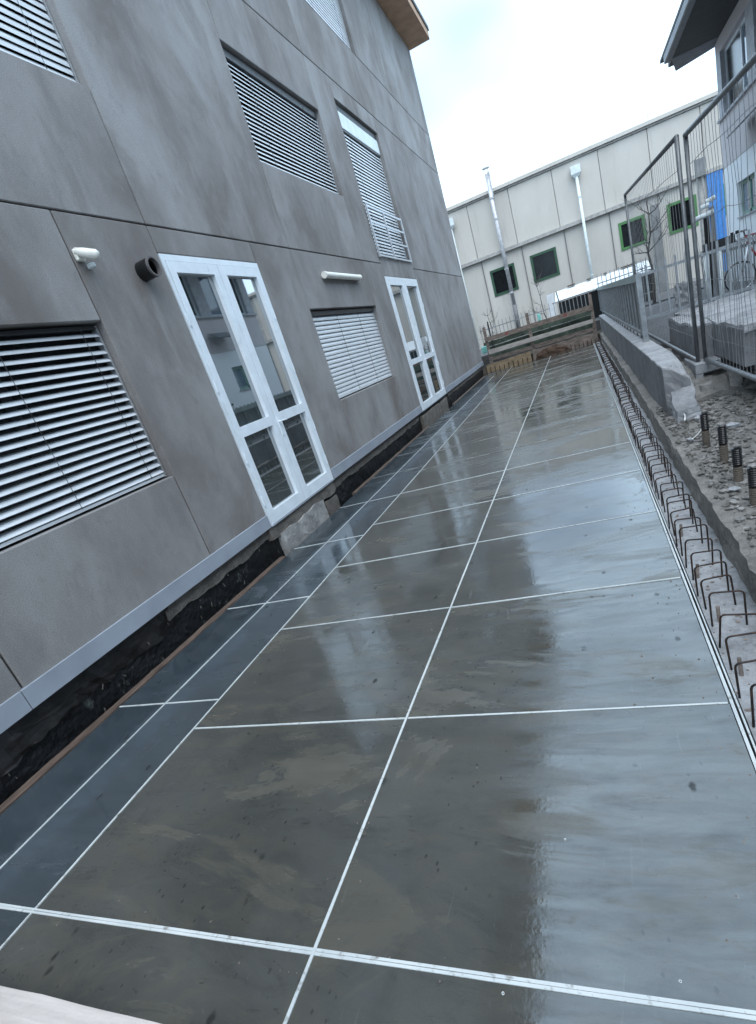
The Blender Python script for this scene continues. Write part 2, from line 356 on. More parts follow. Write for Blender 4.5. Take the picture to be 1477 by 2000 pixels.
def strip(p, q, w=.0085, h=.0035, z=-.004):
    # slightly wavering strip in several pieces
    p, q = Vector((*p, 0)), Vector((*q, 0)); L = (q - p).length; n = max(2, int(L / .12)); d = (q - p).normalized(); a = Vector((-d.y, d.x, 0)); mb = MB(); pts = []
    for i in range(n + 1):
        c = p + d * (L * i / n); ww = w * (1 + .22 * nz(c, 5, 2)); off = .0016 * nz(c, 1.7, 9)
        pts.append((c + a * (ww / 2 + off), c - a * (ww / 2 - off)))
    zt = h
    for i in range(n):
        (l0, r0), (l1, r1) = pts[i], pts[i + 1]; T = Vector((0, 0, zt)); B = Vector((0, 0, z))
        mb.quad([r0 + T, r1 + T, l1 + T, l0 + T]); mb.quad([l0 + B, l0 + T, l1 + T, l1 + B]); mb.quad([r1 + B, r1 + T, r0 + T, r0 + B])
    return mb.build('joint_strip', 'strip' if p.y < 6.2 else 'strip_dull', deck)
strip((XB, -1.2), (XB, yend(XB) - .01), .0105); strip((XC, -1.2), (XC, yend(XC) - .02)); strip((XD, -1.2), (XD, 17.5))
strip((XA + .004, -1.2), (XA + .004, yend(XA) - .01), .010, .005); strip((XA + .020, -1.2), (XA + .022, yend(XA) - .01), .006, .003)
for k, (y0, y1) in enumerate(rows_w[1:]):
    if k == 0:
        strip((XE + .01, y0 - .0052), (XA - .01, y0 - .0052), .0085, .0026); strip((XE + .01, y0 + .0049), (XA - .01, y0 + .0049), .0085, .0023); continue
    for a, b in ((XC, XB), (XB, XA)):
        if y0 < min(yend(a), yend(b)) - .05: strip((a + .008, y0), (b - .008, y0), .0075)
for k, (y0, y1) in enumerate(rows_n[2:]):
    if y0 < 18.8 and k < 9:
        strip((XE + .004, y0), (XD - .007, y0), .009); strip((XD + .007, y0), (XC - .007, y0), .009)
scm = MB(); lathe(scm, (0, 0, 0), [(.0018, .0006), (.0036, .001), (.0036, -.002)], 10); scm = scm.mesh('screw', 'strip')
for x, y in ((.03, .72), (-.02, .82), (-.42, .74), (-.28, 1.18)):
    link('screw', scm, deck, (x, y, .001))

mb = MB(); rg = random.Random(21)
for i in range(420):
    k = rg.random()
    if k < .45: x, y = XA - .02 - abs(rg.gauss(0, .10)), rg.uniform(.9, 7)
    elif k < .7: x, y = XB + rg.gauss(0, .05), rg.uniform(.6, 6)
    else: x, y = rg.uniform(XC, XA), rg.uniform(.6, 6)
    b_ = len(mb.v); r_ = rg.choice((.0015, .002, .003, .0045)); h_ = r_ * .6; a_ = rg.random() * 6
    for q in range(4): mb.v.append(Vector((x + r_ * math.cos(a_ + q * 1.57) * rg.uniform(.6, 1.6), y + r_ * math.sin(a_ + q * 1.57) * rg.uniform(.6, 1.6), .0)))
    mb.v.append(Vector((x, y, .0015 + h_)))
    for q in range(4): mb.f.append((b_ + q, b_ + (q + 1) % 4, b_ + 4)); mb.mi.append(0)
tag(mb.build('deck_grit', 'wood_grey', deck), kind='stuff')

# board lying at the near edge, timber along the gap
tag(rough_box('timber_board', 'wood_pale', None, -4.2, -1.02, .30, .497, .012, .10, .09, .003), 'pale planed timber board lying across the near left corner of the wet deck', 'board')
def edge_plank(y0, y1, lab):
    o = rough_box('edge_plank', 'wood_brown', None, -3.108, XE - .004, y0, y1, -.09, .006, .12, .004, seed=y0)
    tag(o, lab, 'plank')
edge_plank(-1.2, 4.32, 'wet brown timber plank edging the deck beside the dark gap, nearest the camera')
edge_plank(6.35, 10.6, 'brown timber plank edging the deck beyond the near glazed door')
edge_plank(13.2, 18.6, 'far brown timber plank edging the deck near the building corner')

# ------------------------------------------------------------------ grey building
F = -3.2
B = thing('grey_building', (-7.5, 8, .28), 'grey stuccoed building with blinds, white glazed doors and a brown eave', 'building')
MB().box(-12, -3.362, -3.2, 19.405, .29, 9.05).build('wall', 'joint', B)
JG = .006
def wp(y0, y1, z0, z1):
    e = .0 if z0 > .3 else .0
    MB().box(-3.36, F, y0 + JG, y1 - JG, z0 + JG, z1 - JG).build('wall_panel', 'stucco', B, bevel=.006)
for a in [(-3.2, 1.69, .28, 3.07), (1.69, 3.53, .28, 1.14), (1.69, 3.53, 2.332, 3.07), (3.53, 4.5, .28, 3.07), (4.5, 6.17, 2.85, 3.07), (6.17, 7.165, .28, 3.07), (7.165, 9.9, .28, 1.145), (7.165, 9.9, 2.337, 3.07),
          (9.9, 10.895, .28, 3.07), (10.895, 13.25, 2.85, 3.21), (13.25, 15.3, .28, 3.07), (15.3, 19.42, .28, 3.07),
          (-3.2, 1.77, 3.07, 5.96), (1.77, 4.5, 3.07, 4.04), (1.77, 4.5, 5.22, 5.96), (4.5, 7.165, 3.07, 5.96), (7.165, 9.89, 3.07, 4.04), (7.165, 9.89, 5.22, 5.96), (9.89, 10.895, 3.07, 5.96),
          (10.895, 13.23, 5.65, 5.96), (13.23, 15.27, 3.07, 5.96), (15.27, 19.42, 3.07, 5.96),
          (-3.2, 7.165, 5.96, 9.05), (7.165, 9.92, 5.96, 9.05), (9.92, 15.27, 5.96, 6.94), (9.92, 10.85, 6.94, 9.05), (10.85, 13.17, 8.12, 9.05), (13.17, 15.27, 6.94, 9.05), (15.27, 19.42, 5.96, 6.93), (15.27, 19.42, 6.93, 9.05)]: wp(*a)
MB().box(-12, -3.365, 19.41, 19.43, .29, 9.05).build('end_wall', 'stucco', B)
MB().beam((-3.375, 19.45, .4), (-3.375, 19.45, 3.05), .035, .03).build('corner_strip', 'black_plastic', B)
rf = MB().box(-13, -2.6, -4, 19.52, 9.052, 9.24).build('roof', 'soffit_brown', B)
MB().box(-13, -2.57, -4, 19.55, 9.245, 9.34).build('roof_edge', 'roofing', rf)
# skirting flashing
for y0, y1 in ((-3.2, 1.66), (1.665, 4.49), (6.19, 8.6), (8.605, 10.87), (13.29, 16.4), (16.405, 19.44)):
    MB().box(-3.24, F + .016, y0, y1, .282, .412).build('skirting', 'grey_flashing', B, bevel=.002)
# foundation below
found = tag(rough_box('foundation_wall', 'bitumen', None, -3.6, -3.26, -2, 19.4, -.6, .279, .16, .02), 'black bitumen coated foundation wall under the grey building beside the gap', 'wall')
def fd(co, no): return Vector((.008 * fbm(co, 3, 3, 4), 0, .03 * fbm(co, 4, 3, 8)))
def plaster(y0, y1, z0, z1, x1, mat, nm='plaster_band', seed=0):
    return rough_box(nm, mat, found, -3.255, x1, y0, y1, z0, z1, .045, .007, fd, seed)
plaster(2.85, 4.5, .17, .275, -3.235, 'plaster'); plaster(4.45, 6.15, .14, .276, -3.205, 'plaster', seed=3); plaster(6.15, 10.6, .16, .275, -3.235, 'plaster', seed=5)
plaster(4.62, 5.7, -.1, .16, -3.185, 'plaster_white', 'plaster_patch', 7); plaster(10.75, 13.1, -.1, .20, -3.18, 'plaster', 'plaster_patch', 9); plaster(13.6, 19.2, .17, .275, -3.235, 'plaster', seed=11)
plaster(5.75, 6.1, -.1, .10, -3.20, 'plaster', 'plaster_patch', 15)
rough_box('black_sheet', 'sheet', found, -3.262, -3.225, -1.5, 2.9, .10, .279, .06, .03, lambda co, no: Vector((.03 * nz(co, 3.5, 3) - (.30 - co.z) * .05, 0, .05 * nz((co.x, co.y, 0), 1.4, 6) if co.z < .15 else 0)), 2)
# chips and scraps stuck in the gap
mb = MB()
for i in range(90):
    y = random.choice([random.uniform(.9, 4.6), random.uniform(.9, 11), random.uniform(6, 18)]); z = random.uniform(-.12, .16); r = random.uniform(.003, .010)
    c = Vector((-3.245 + random.random() * .02, y, z)); a = random.uniform(-.7, .7)
    u = Vector((.004, math.sin(a), math.cos(a))) * r * random.uniform(1, 3); v_ = Vector((.3, math.cos(a), -math.sin(a))) * r * .5
    mb.quad([c - u - v_, c + u - v_ * .4, c + u * .8 + v_, c - u * .6 + v_ * .8])
tag(mb.build('plaster_scraps', 'plaster', found), kind='stuff')

def curved_slat(y0, y1, wd, tilt, th=.003, camber=.009):
    mb = MB(); pr = []
    n = 4
    for i in range(n + 1):
        s = i / n * 2 - 1; x = s * wd / 2; z = camber * (1 - s * s)
        ca, sa = math.cos(tilt), math.sin(tilt)
        pr.append((x * ca + z * sa, -x * sa + z * ca))
    yl, yr = (y0 - y1) / 2, (y1 - y0) / 2
    for i in range(n):
        (xa, za), (xb, zb) = pr[i], pr[i + 1]
        mb.quad([(xa, yl, za), (xb, yl, zb), (xb, yr, zb), (xa, yr, za)]); mb.quad([(xa, yr, za - th), (xb, yr, zb - th), (xb, yl, zb - th), (xa, yl, za - th)])
    for (x, z), fl in ((pr[0], 1), (pr[-1], 0)):
        q = [(x, yl, z), (x, yr, z), (x, yr, z - th), (x, yl, z - th)]; mb.quad(q if not fl else q[::-1])
    return mb
def window(y0, y1, z0, z1, n, tilt, top=.06, wd=.074, cords=(.2, .8), jitter=0):
    fr = MB(); X0, X1 = -3.352, -3.335
    fr.box(X0, X1, y0 + .02, y1 - .02, z0 + .005, z0 + .06).box(X0, X1, y0 + .02, y1 - .02, z1 - .06, z1 - .005)
    ym = (y0 + y1) / 2
    for a, b in ((y0 + .02, y0 + .08), (ym - .04, ym + .04), (y1 - .08, y1 - .02)): fr.box(X0, X1, a, b, z0 + .06, z1 - .06)
    win = fr.build('window', 'dark_metal', B)
    for a, b in ((y0 + .08, ym - .04), (ym + .04, y1 - .08)): MB().box(-3.356, -3.346, a, b, z0 + .06, z1 - .06).build('pane', 'dglass', win)
    bl = MB().box(-3.325, -3.255, y0 + .035, y1 - .035, z1 - top + .012, z1 - .012).build('blind', 'dark_metal', B)
    me = curved_slat(y0 + .028, y1 - .028, wd, tilt).mesh('slat', 'slat'); 
    for p in me.polygons: p.use_smooth = True
    zt, zb = z1 - top - .02, z0 + .062
    for i in range(n):
        o = link('slat', me, bl, (-3.287, ym, zt + (zb - zt) * i / (n - 1)))
        if jitter: o.rotation_euler = (random.uniform(-1, 1) * jitter * .15, random.uniform(-1, 1) * jitter, 0)
    MB().box(-3.315, -3.262, y0 + .028, y1 - .028, z0 + .012, z0 + .034).build('bottom_rail', 'slat', bl)
    for a in (y0 + .012, y1 - .012):
        MB().box(-3.312, -3.268, a - .0105, a + .0105, z0 + .004, z1 - .012).build('guide_rail', 'rail_metal', bl)
    for c in cords:
        yy = y0 + (y1 - y0) * c
        MB().tube([(-3.249, yy, zb - .03), (-3.249, yy, zt + .05)], .0022, 5).build('ladder_cord', 'dark_metal', bl)
    return bl
T32, T65 = R(30), R(66)
window(1.69, 3.53, 1.14, 2.332, 19, T32, .05, cords=(.52, .9), jitter=.02)
window(7.165, 9.9, 1.145, 2.337, 19, T65, .08, .072, cords=(.35, .68), jitter=.02)
window(1.77, 4.5, 4.04, 5.22, 19, R(64), .06, cords=(.3, .88), jitter=.02)
window(7.165, 9.89, 4.04, 5.22, 20, R(48), .11, .060, jitter=.015)
window(10.895, 13.23, 3.21, 5.65, 33, R(61), .42, .072, jitter=.02)
window(10.85, 13.17, 6.94, 8.12, 19, R(72), .1, .070, jitter=.02)
MB().box(-3.33, -3.245, 10.93, 13.2, 5.275, 5.53).build('roller_box', 'pale_pipe', B, bevel=.004)
# window guard rail on the first floor opening
gr = MB().box(-3.175, -3.155, 10.86, 13.1, 4.0, 4.035).build('window_guard', 'rail_metal', B)
for z in (3.75, 3.475, 3.185): MB().box(-3.173, -3.157, 10.86, 13.1, z, z + .032).build('rail', 'rail_metal', gr)
for y in (10.845, 11.83, 13.085): MB().box(-3.18, -3.15, y, y + .035, 3.17, 4.045).build('upright', 'rail_metal', gr)
MB().box(-3.36, -3.185, 10.9, 13.22, 3.212, 3.235).build('sill', 'dark_metal', B)

def door(y0, y1, gl, gr_, seam):
    z0, z1 = .288, 2.848; xf = F - .002
    o = MB().box(-3.26, xf + .006, y0 + .004, y0 + .045, z0, z1).box(-3.26, xf + .006, y1 - .045, y1 - .004, z0, z1).box(-3.26, xf + .006, y0 + .045, y1 - .045, z1 - .05, z1)
    d = o.build('door', 'white_frame', B)
    for (a, b), (g0, g1) in (((y0 + .05, seam - .004), gl), ((seam + .004, y1 - .05), gr_)):
        lf = MB().box(-3.255, xf + .012, a, g0, z0 + .004, z1 - .055).box(-3.255, xf + .012, g1, b, z0 + .004, z1 - .055)
        for za, zb in ((z0 + .004, .415), (1.19, 1.29), (2.70, z1 - .055)): lf.box(-3.255, xf + .0115, g0, g1, za, zb)
        lf.build('door_leaf', 'white_frame', d)
        MB().box(-3.245, -3.232, g0 - .004, g1 + .004, .411, 1.194).build('pane', 'glass', d)
        MB().box(-3.245, -3.232, g0 - .004, g1 + .004, 1.286, 2.704).build('pane', 'glass', d)
    for z in (.55, 1.0, 1.7, 2.3):
        for y in (y0 + .03, y1 - .03): MB().tube([(xf + .012, y, z - .05), (xf + .012, y, z + .05)], .009, 8).build('hinge', 'white_frame', d)
    hy = seam + .045
    h = MB().box(xf + .011, xf + .019, hy - .018, hy + .018, 1.05, 1.25); h.tube([(xf + .015, hy, 1.2), (xf + .05, hy, 1.2), (xf + .055, hy + .02, 1.2), (xf + .055, hy + .11, 1.195)], .009, 8)
    h.build('handle', 'white_frame', d)
    MB().box(-3.27, xf + .02, y0 + .01, y1 - .01, z0 - .012, z0 - .001).build('threshold', 'grey_flashing', d)
door(4.5, 6.17, (4.64, 5.225), (5.447, 6.04), 5.326)
door(10.895, 13.27, (11.09, 11.94), (12.24, 13.10), 12.09)

# things fixed on the facade
o = thing('flood_lamp', (F, 3.6, 2.7), 'small white plastic sensor lamp on the wall above the near left window', 'lamp')
mb = MB(); mb.box(F, F + .03, 3.545, 3.625, 2.735, 2.815); mb.build('lamp_base', 'white_plastic', o, bevel=.008)
mb = MB(); mb.tube([(F + .02, 3.555, 2.80), (F + .06, 3.585, 2.775), (F + .12, 3.63, 2.745), (F + .135, 3.64, 2.738)], [.022, .034, .036, .024], 12); mb.build('lamp_head', 'white_plastic', o, smooth=True)
mb = MB(); mb.box(F + .0, F + .06, 3.62, 3.66, 2.685, 2.72); mb.build('sensor', 'pale_pipe', o, bevel=.008)
o = thing('vent_pipe', (F, 4.2, 2.69), 'short black plastic vent pipe sticking out beside the near glazed door', 'pipe')
mb = MB(); lathe(mb, (F, 4.2, 2.69), [(.075, -.05), (.075, .135), (.064, .135), (.062, -.04)], 24, 'X'); mb.build('pipe_wall', 'black_plastic', o, smooth=False)
mb = MB(); lathe(mb, (F, 4.2, 2.69), [(.0766, .118), (.0766, .136), (.063, .136), (.062, .1)], 24, 'X'); mb.build('pipe_rim', 'pipe_inside', o)
mb = MB(); lathe(mb, (F, 4.2, 2.69), [(.0001, .01), (.063, .01)], 24, 'X'); mb.build('pipe_back', 'pipe_inside', o)
o = thing('tube_lamp', (F, 8.65, 2.77), 'white tubular batten lamp mounted above the closed blind', 'lamp')
mb = MB(); mb.tube([(F + .05, 7.93, 2.765), (F + .05, 9.30, 2.765)], .042, 14); mb.build('diffuser', 'white_plastic', o, smooth=False)
for y in (7.89, 9.28):
    mb = MB(); mb.tube([(F + .05, y, 2.765), (F + .05, y + .06, 2.765)], .046, 14); mb.build('end_cap', 'white_plastic', o)
mb = MB(); mb.box(F + .0, F + .02, 8.0, 9.2, 2.74, 2.79); mb.build('batten', 'white_plastic', o)

# ------------------------------------------------------------------ footing with stirrups
foot = tag(rough_box('concrete_footing', 'footing', None, XA + .03, .56, -1.4, 18.6, -.3, -.004, .07, .005), 'pale concrete footing strip with a row of steel stirrups right of the deck', 'footing')
def stirrup_mesh(w=.128, h=.158, r=.0042, lean=0):
    k = .018; pts = [(-w / 2, 0, -.04), (-w / 2, 0, h - k)]
    for a in (30, 60): pts.append((-w / 2 + k - k * math.cos(R(a)), 0, h - k + k * math.sin(R(a))))
    pts += [(-w / 2 + k, 0, h), (w / 2 - k, 0, h)]
    for a in (60, 30): pts.append((w / 2 - k + k * math.cos(R(a)), 0, h - k + k * math.sin(R(a))))
    pts += [(w / 2, 0, h - k), (w / 2, 0, -.04)]
    return MB().tube(pts, r, 6).mesh('stirrup', 'rebar', smooth=True)
sms = [stirrup_mesh(), stirrup_mesh(.122, .15), stirrup_mesh(.132, .163)]
y = .95; i = 0
while y < 17.9:
    o = link('stirrup', sms[i % 3], foot, (.386 + random.uniform(-.006, .006) + (.012 if y > 8 else 0), y, -.004))
    o.rotation_euler = (random.uniform(-.13, .13), random.uniform(-.07, .07), random.uniform(-.14, .14)); i += 1
    y += .143 * random.uniform(.82, 1.16) if y < 8 else .15 * random.uniform(.6, 1.3)
for x in (.325, .447): MB().tube([(x, 8.2, .14), (x + .01, 12, .13), (x, 18, .14)], .005, 6).build('long_bar', 'rebar', foot)
for x, y in ((.36, 2.32), (.355, 1.93), (.35, 2.75), (.36, 3.3)):
    MB().tube([(x, y, -.02), (x + random.uniform(-.01, .01), y + .01, .07)], .008, 7).build('peg', 'wood_grey', foot)
mb = MB()
def stone(mb, c, r, seed):
    rr = random.Random(seed); b = len(mb.v); n = 6; c = Vector(c)
    sx, sy, sz = r * rr.uniform(.7, 1.4), r * rr.uniform(.7, 1.4), r * rr.uniform(.35, .8); ro = rr.random() * 6
    ring = []
    for zz, f in ((-.6, .8), (.25, 1.0)):
        for k in range(n):
            a = ro + 2 * math.pi * k / n; f2 = f * rr.uniform(.75, 1.15); mb.v.append(c + Vector((sx * f2 * math.cos(a), sy * f2 * math.sin(a), sz * (zz + rr.uniform(-.2, .2)))))
    mb.v.append(c + Vector((0, 0, sz * .9)))
    for k in range(n):
        k2 = (k + 1) % n; mb.f.append((b + k, b + k2, b + n + k2, b + n + k)); mb.mi.append(mb.k); mb.f.append((b + n + k, b + n + k2, b + 2 * n)); mb.mi.append(mb.k)
for i in range(420):
    stone(mb, (random.uniform(.31, .52), .9 + 9 * random.random() ** 1.5, -.003), random.choice((.003, .004, .006, .009)), i)
tag(mb.build('footing_crumbs', 'wood_grey', foot), kind='stuff')

# ------------------------------------------------------------------ broken slab on the right
def slab_fn(co, no):
    d = Vector((0, 0, 0))
    if co.z > .1: d.z += .026 * fbm(co, 1.6, 5, 11) + .022 * abs(fbm(co, 7, 4, 5)) - .026
    if co.x < .56:
        d.x += .018 * max(-.5, fbm((0, co.y, co.z * .5), 3.0, 5, 2)) * (.2 + max(0, co.z) * 4) + .014 * fbm(co, 10, 3, 31)
        if co.z > .15: d.z -= .03 * abs(fbm((0, co.y, 0), 3, 3, 21))
    return d
slab = thing('broken_slab', (1.6, 2.5, 0), 'broken damp concrete slab strewn with rubble beyond the stirrups', 'slab')
rough_box('slab_body', 'rubble', slab, .525, 2.1, -1.0, 6.2, -.3, .215, .045, .008, slab_fn, 1)
rough_box('slab_body', 'rubble', slab, 2.1, 4.0, -1.0, 6.2, -.3, .21, .12, .008, slab_fn, 1)
rough_box('slab_ledge', 'rubble', slab, .535, .66, 5.9, 20.5, -.3, .2, .07, .012, slab_fn, 4)
mb = MB(); rs = random.Random(4)
for i in range(6000):
    x = .58 + 2.0 * rs.random() ** 1.3; yy = rs.uniform(.3, 6.1); p = (x, yy, .205)
    if fbm(p, 1.3, 3, 40) + rs.uniform(-.5, .5) < .05: continue
    zt = .215 + .022 * fbm((x, yy, .215), 1.6, 5, 11) - .012
    stone(mb, (x, yy, zt), rs.choice((.004, .006, .008, .010, .013, .02)) * rs.uniform(.7, 1.2), i)
tag(mb.build('rubble_stones', 'stone', slab), kind='stuff')
mb = MB()
for i in range(7000):
    x = .56 + 2.2 * rs.random() ** 1.2; yy = rs.uniform(.3, 6.1); zt = .215 + .022 * fbm((x, yy, .215), 1.6, 5, 11) - .012
    stone(mb, (x, yy, zt), rs.choice((.003, .004, .006, .008, .012, .018)) * rs.uniform(.7, 1.3), i + 50000)
tag(mb.build('dark_grit', 'conc_wet', slab), kind='stuff')
for i, (x, y, r) in enumerate(((.75, 2.6, .04), (.93, 3.4, .05), (1.1, 2.9, .06), (.64, 4.6, .035), (1.2, 4.1, .07), (.95, 4.75, .045), (.8, 5.2, .05), (1.35, 3.6, .05), (.66, 3.35, .03))):
    mb = MB(); stone(mb, (x, y, .215), r, i + 900); mb.build('concrete_lump', 'conc_light', slab)
# corrugated dowels
for (x, y, h), lab in zip(((.716, 4.419, .23), (.735, 3.96, .23), (.714, 3.505, .205), (.70, 3.109, .20)), ('farthest of the four', 'second farthest of the four', 'second nearest of the four', 'nearest of the four')):
    o = thing('threaded_dowel', (x, y, .2), 'black ribbed steel dowel standing in the broken slab, ' + lab, 'dowel', 'ribbed dowels in the slab')
    prof = []; z = -.03
    while z < h * .45: prof += [(.023, z), (.0265, z + .006)]; z += .012
    mb = MB(); lathe(mb, (x, y, .2), prof, 14); mb.build('muddy_foot', 'mud', o, smooth=False)
    prof = []
    while z < h: prof += [(.0235, z), (.0275, z + .006)]; z += .012
    mb = MB(); lathe(mb, (x, y, .2), prof + [(.0001, z)], 14); mb.build('shaft', 'black_plastic', o)
    mb = MB(); stone(mb, (x, y, .2 + h + .012), .022, int(x * 999)); mb.build('dust_cap', 'stone', o)
def cable(pts, r, name, lab):
    tag(MB().tube(pts, r, 6).build(name, 'cable', smooth=True), lab, 'cable')
cable([(.80, 6.25, .42), (.72, 6.0, .345), (.70, 5.75, .30), (.725, 5.5, .27), (.71, 5.25, .245), (.69, 5.15, .235)], .007, 'loose_cable', 'curved white cable end lying below the broken wall end')
cable([(.64, 4.52, .232), (.70, 4.62, .238), (.78, 4.83, .235)], .004, 'wire_scrap', 'short straight white wire scrap on the slab edge')

# low wall with guard rail
def wend(co, no):
    d = Vector((0, 0, 0))
    if co.y < 6.6:
        t_ = (6.6 - co.y) / 1.0
        if co.z > .3: d.z -= max(0, co.x - .66) * .9 * t_ * t_ + .02 * abs(fbm(co, 6, 4, 3))
        d.y += .05 * fbm(co, 5, 4, 9) * t_ + (max(0, .63 - co.z) * -.25 if co.x > .64 else 0)
    if co.z > .6: d.z += .006 * fbm(co, 5, 4, 2)
    return d
wall = thing('low_wall', (.73, 13, .2), 'long low concrete wall with a broken near end carrying the grey guard rail', 'wall')
rough_box('wall_body', 'conc_smooth', wall, .622, .83, 5.62, 20.6, -.2, .63, .055, .002, wend, 6)
rough_box('broken_end', 'conc', wall, .66, .84, 5.36, 5.75, .12, .50, .04, .03, lambda co, no: Vector((0, -.05 + .05 * fbm(co, 5, 4, 9), -max(0, 5.75 - co.y) * .72 if co.z > .3 else 0)), 8)
rough_box('wall_top', 'conc_light', wall, .626, .828, 5.66, 20.6, .615, .636, .05, .006, wend, 12)
g = thing('guard_rail', (.77, 14, .63), 'grey steel guard rail with sheet infill standing on the low wall', 'railing')
MB().box(.755, .80, 8.33, 24, 1.375, 1.47).build('hand_rail', 'green_grey', g)
MB().box(.755, .785, 8.33, 24, .70, .735).build('bottom_rail', 'galv', g)
MB().box(.80, .812, 8.36, 24, .735, 1.375).build('infill_sheet', 'panel_grey', g)
MB().box(.735, .80, 8.26, 8.325, .60, 1.47).build('post', 'galv', g)
me = MB().box(-.008, .008, -.02, .02, 0, .64).mesh('bar', 'galv')
y = 8.85
while y < 23: link('bar', me, g, (.775, y, .735)); y += .52
me = MB().box(-.01, .01, -.018, .018, 0, .11).mesh('foot_stub', 'galv_dark')
y = 8.9
while y < 20: link('foot_stub', me, g, (.775, y, .6)); y += .6
# side fence returning to the right
sf = thing('bar_fence', (1.5, 8.4, .83), 'grey vertical bar fence returning right from the guard rail post', 'fence')
MB().box(.80, 3.2, 8.385, 8.415, 1.42, 1.455).build('top_rail', 'galv', sf); MB().box(.80, 3.2, 8.385, 8.415, .885, .92).build('bottom_rail', 'galv', sf)
me = MB().box(-.011, .011, -.008, .008, 0, .66).mesh('bar', 'galv'); x = .87
while x < 3.2: link('bar', me, sf, (x, 8.366, .88)); x += .113

# terrace of cut concrete
def top_rough(co, no):
    d = Vector((0, 0, 0))
    if co.z > .7: d.z += .03 * fbm(co, 2.3, 5, 14)
    return d
ter = thing('cut_terrace', (2.5, 7, .2), 'big cut concrete terrace with pale rough top behind the mesh fence', 'terrace')
rough_box('terrace_block', 'conc_smooth', ter, 1.21, 4.0, 5.42, 8.33, .50, .80, .08, .004, None, 2)
rough_box('rough_top', 'conc_light', ter, 1.215, 4.0, 5.40, 9.0, .78, .835, .06, .012, top_rough, 3)
rough_box('broken_face', 'conc_light', ter, 1.30, 4.0, 5.30, 5.43, .49, .80, .05, .035, None, 5)
rough_box('terrace_core', 'soil', ter, 1.62, 4.0, 5.85, 8.9, -.1, .5, .12, .03, None, 6)
blk = thing('cut_block', (1.2, 7.6, .3), 'sawn concrete block with pale rough top left of the fence post', 'block')
rough_box('block_body', 'conc_smooth', blk, 1.05, 1.205, 6.55, 8.3, .42, .80, .07, .004, None, 7)
rough_box('rough_top', 'conc_light', blk, 1.048, 1.207, 6.55, 8.3, .795, .83, .05, .012, top_rough, 8)
tag(rough_box('dirt_bank', 'rubble', None, .83, 1.6, 5.9, 8.75, .0, .42, .07, .05, lambda co, no: Vector((0, 0, -.25 * max(0, 6.6 - co.y) if co.z > .2 else 0)), 9), 'stony dirt bank between the low wall and the sawn block', 'dirt')
ch = tag(rough_box('concrete_chunk', 'conc_light', None, 1.27, 1.52, 8.9, 9.25, .72, 1.17, .05, .05, lambda co, no: Vector((-.10 * (co.z - .95) * (1 if co.x < 1.4 else .2) * -1, 0, 0)), 10), 'jagged pale concrete chunk standing behind the bar fence', 'chunk')
for i, (x, y) in enumerate(((1.25, 6.0), (1.45, 5.75), (1.02, 6.05), (1.75, 5.6))):
    o = rough_box('prop_stone', 'stone', None, x - .05, x + .05, y - .05, y + .05, .17, .42 if i < 1 else .33, .04, .02, None, 30 + i)
    tag(o, ['upright prop stone in the dark gap under the terrace, left one', 'prop stone under the terrace, second from left', 'stone lump under the pale fence foot', 'prop stone under the terrace, rightmost'][i], 'stone')

# ------------------------------------------------------------------ mesh fence
def mesh_panel(name, P, Q, z0p, z0q, H, nw, lab, wav):
    P, Q = Vector((*P, 0)), Vector((*Q, 0)); o = thing(name, (P.x, P.y, z0p), lab, 'fence', 'site mesh fence panels')
    def at(s, z): q = P.lerp(Q, s); return Vector((q.x, q.y, z0p + (z0q - z0p) * s + z))
    MB().tube([at(0, 0), at(0, H)], .019, 10).build('upright', 'galv_dark', o, smooth=True); MB().tube([at(1, 0), at(1, H)], .019, 10).build('upright', 'galv_dark', o, smooth=True)
    MB().tube([at(0, H), at(1, H)], .021, 10).build('top_tube', 'galv_dark', o, smooth=True); MB().tube([at(0, .03), at(1, .03)], .021, 10).build('bottom_tube', 'galv', o, smooth=True)
    nrm = (Q - P).cross(Vector((0, 0, 1))).normalized(); dr = (Q - P).normalized()
    for i in range(1, nw):
        s = i / nw; pts = []
        for k in range(11):
            z = .03 + (H - .03) * k / 10; a = wav * math.sin(math.pi * k / 10)
            pts.append(at(s, z) + nrm * (a * nz((i * .31, k * .33, 0), 1, 3)) + dr * (a * .7 * nz((i * .23, k * .28, 5), 1, 8)))
        MB().tube(pts, .0023, 4, False).build('wire', 'wire', o)
    for z in (.25, .75, 1.25, 1.72):
        pts = [at(k / 16, z) + nrm * (wav * .6 * nz((k * .4, z, 2), 1, 5)) + Vector((0, 0, wav * .5 * nz((k * .5, z * 3, 1), 1, 2))) for k in range(17)]
        MB().tube(pts, .0024, 4, False).build('cross_wire', 'wire', o)
    return o
mesh_panel('mesh_fence_panel', (1.035, 6.42), (.905, 10.15), .475, .60, 1.965, 34, 'far mesh fence panel running from the paired posts towards the yard', .015)
mesh_panel('mesh_fence_panel', (1.092, 6.36), (1.265, 3.2), .475, .42, 1.945, 36, 'near mesh fence panel with bent wires, right of the paired posts', .06)
ft = thing('ballast_block', (1.08, 6.5, .3), 'pale concrete fence foot under the paired mesh fence posts', 'foot')
MB().box(.985, 1.215, 6.3, 6.95, .385, .49).build('block', 'footing', ft, bevel=.008)
MB().box(.985, 1.05, 6.302, 6.948, .305, .384).build('side_rib', 'footing', ft)

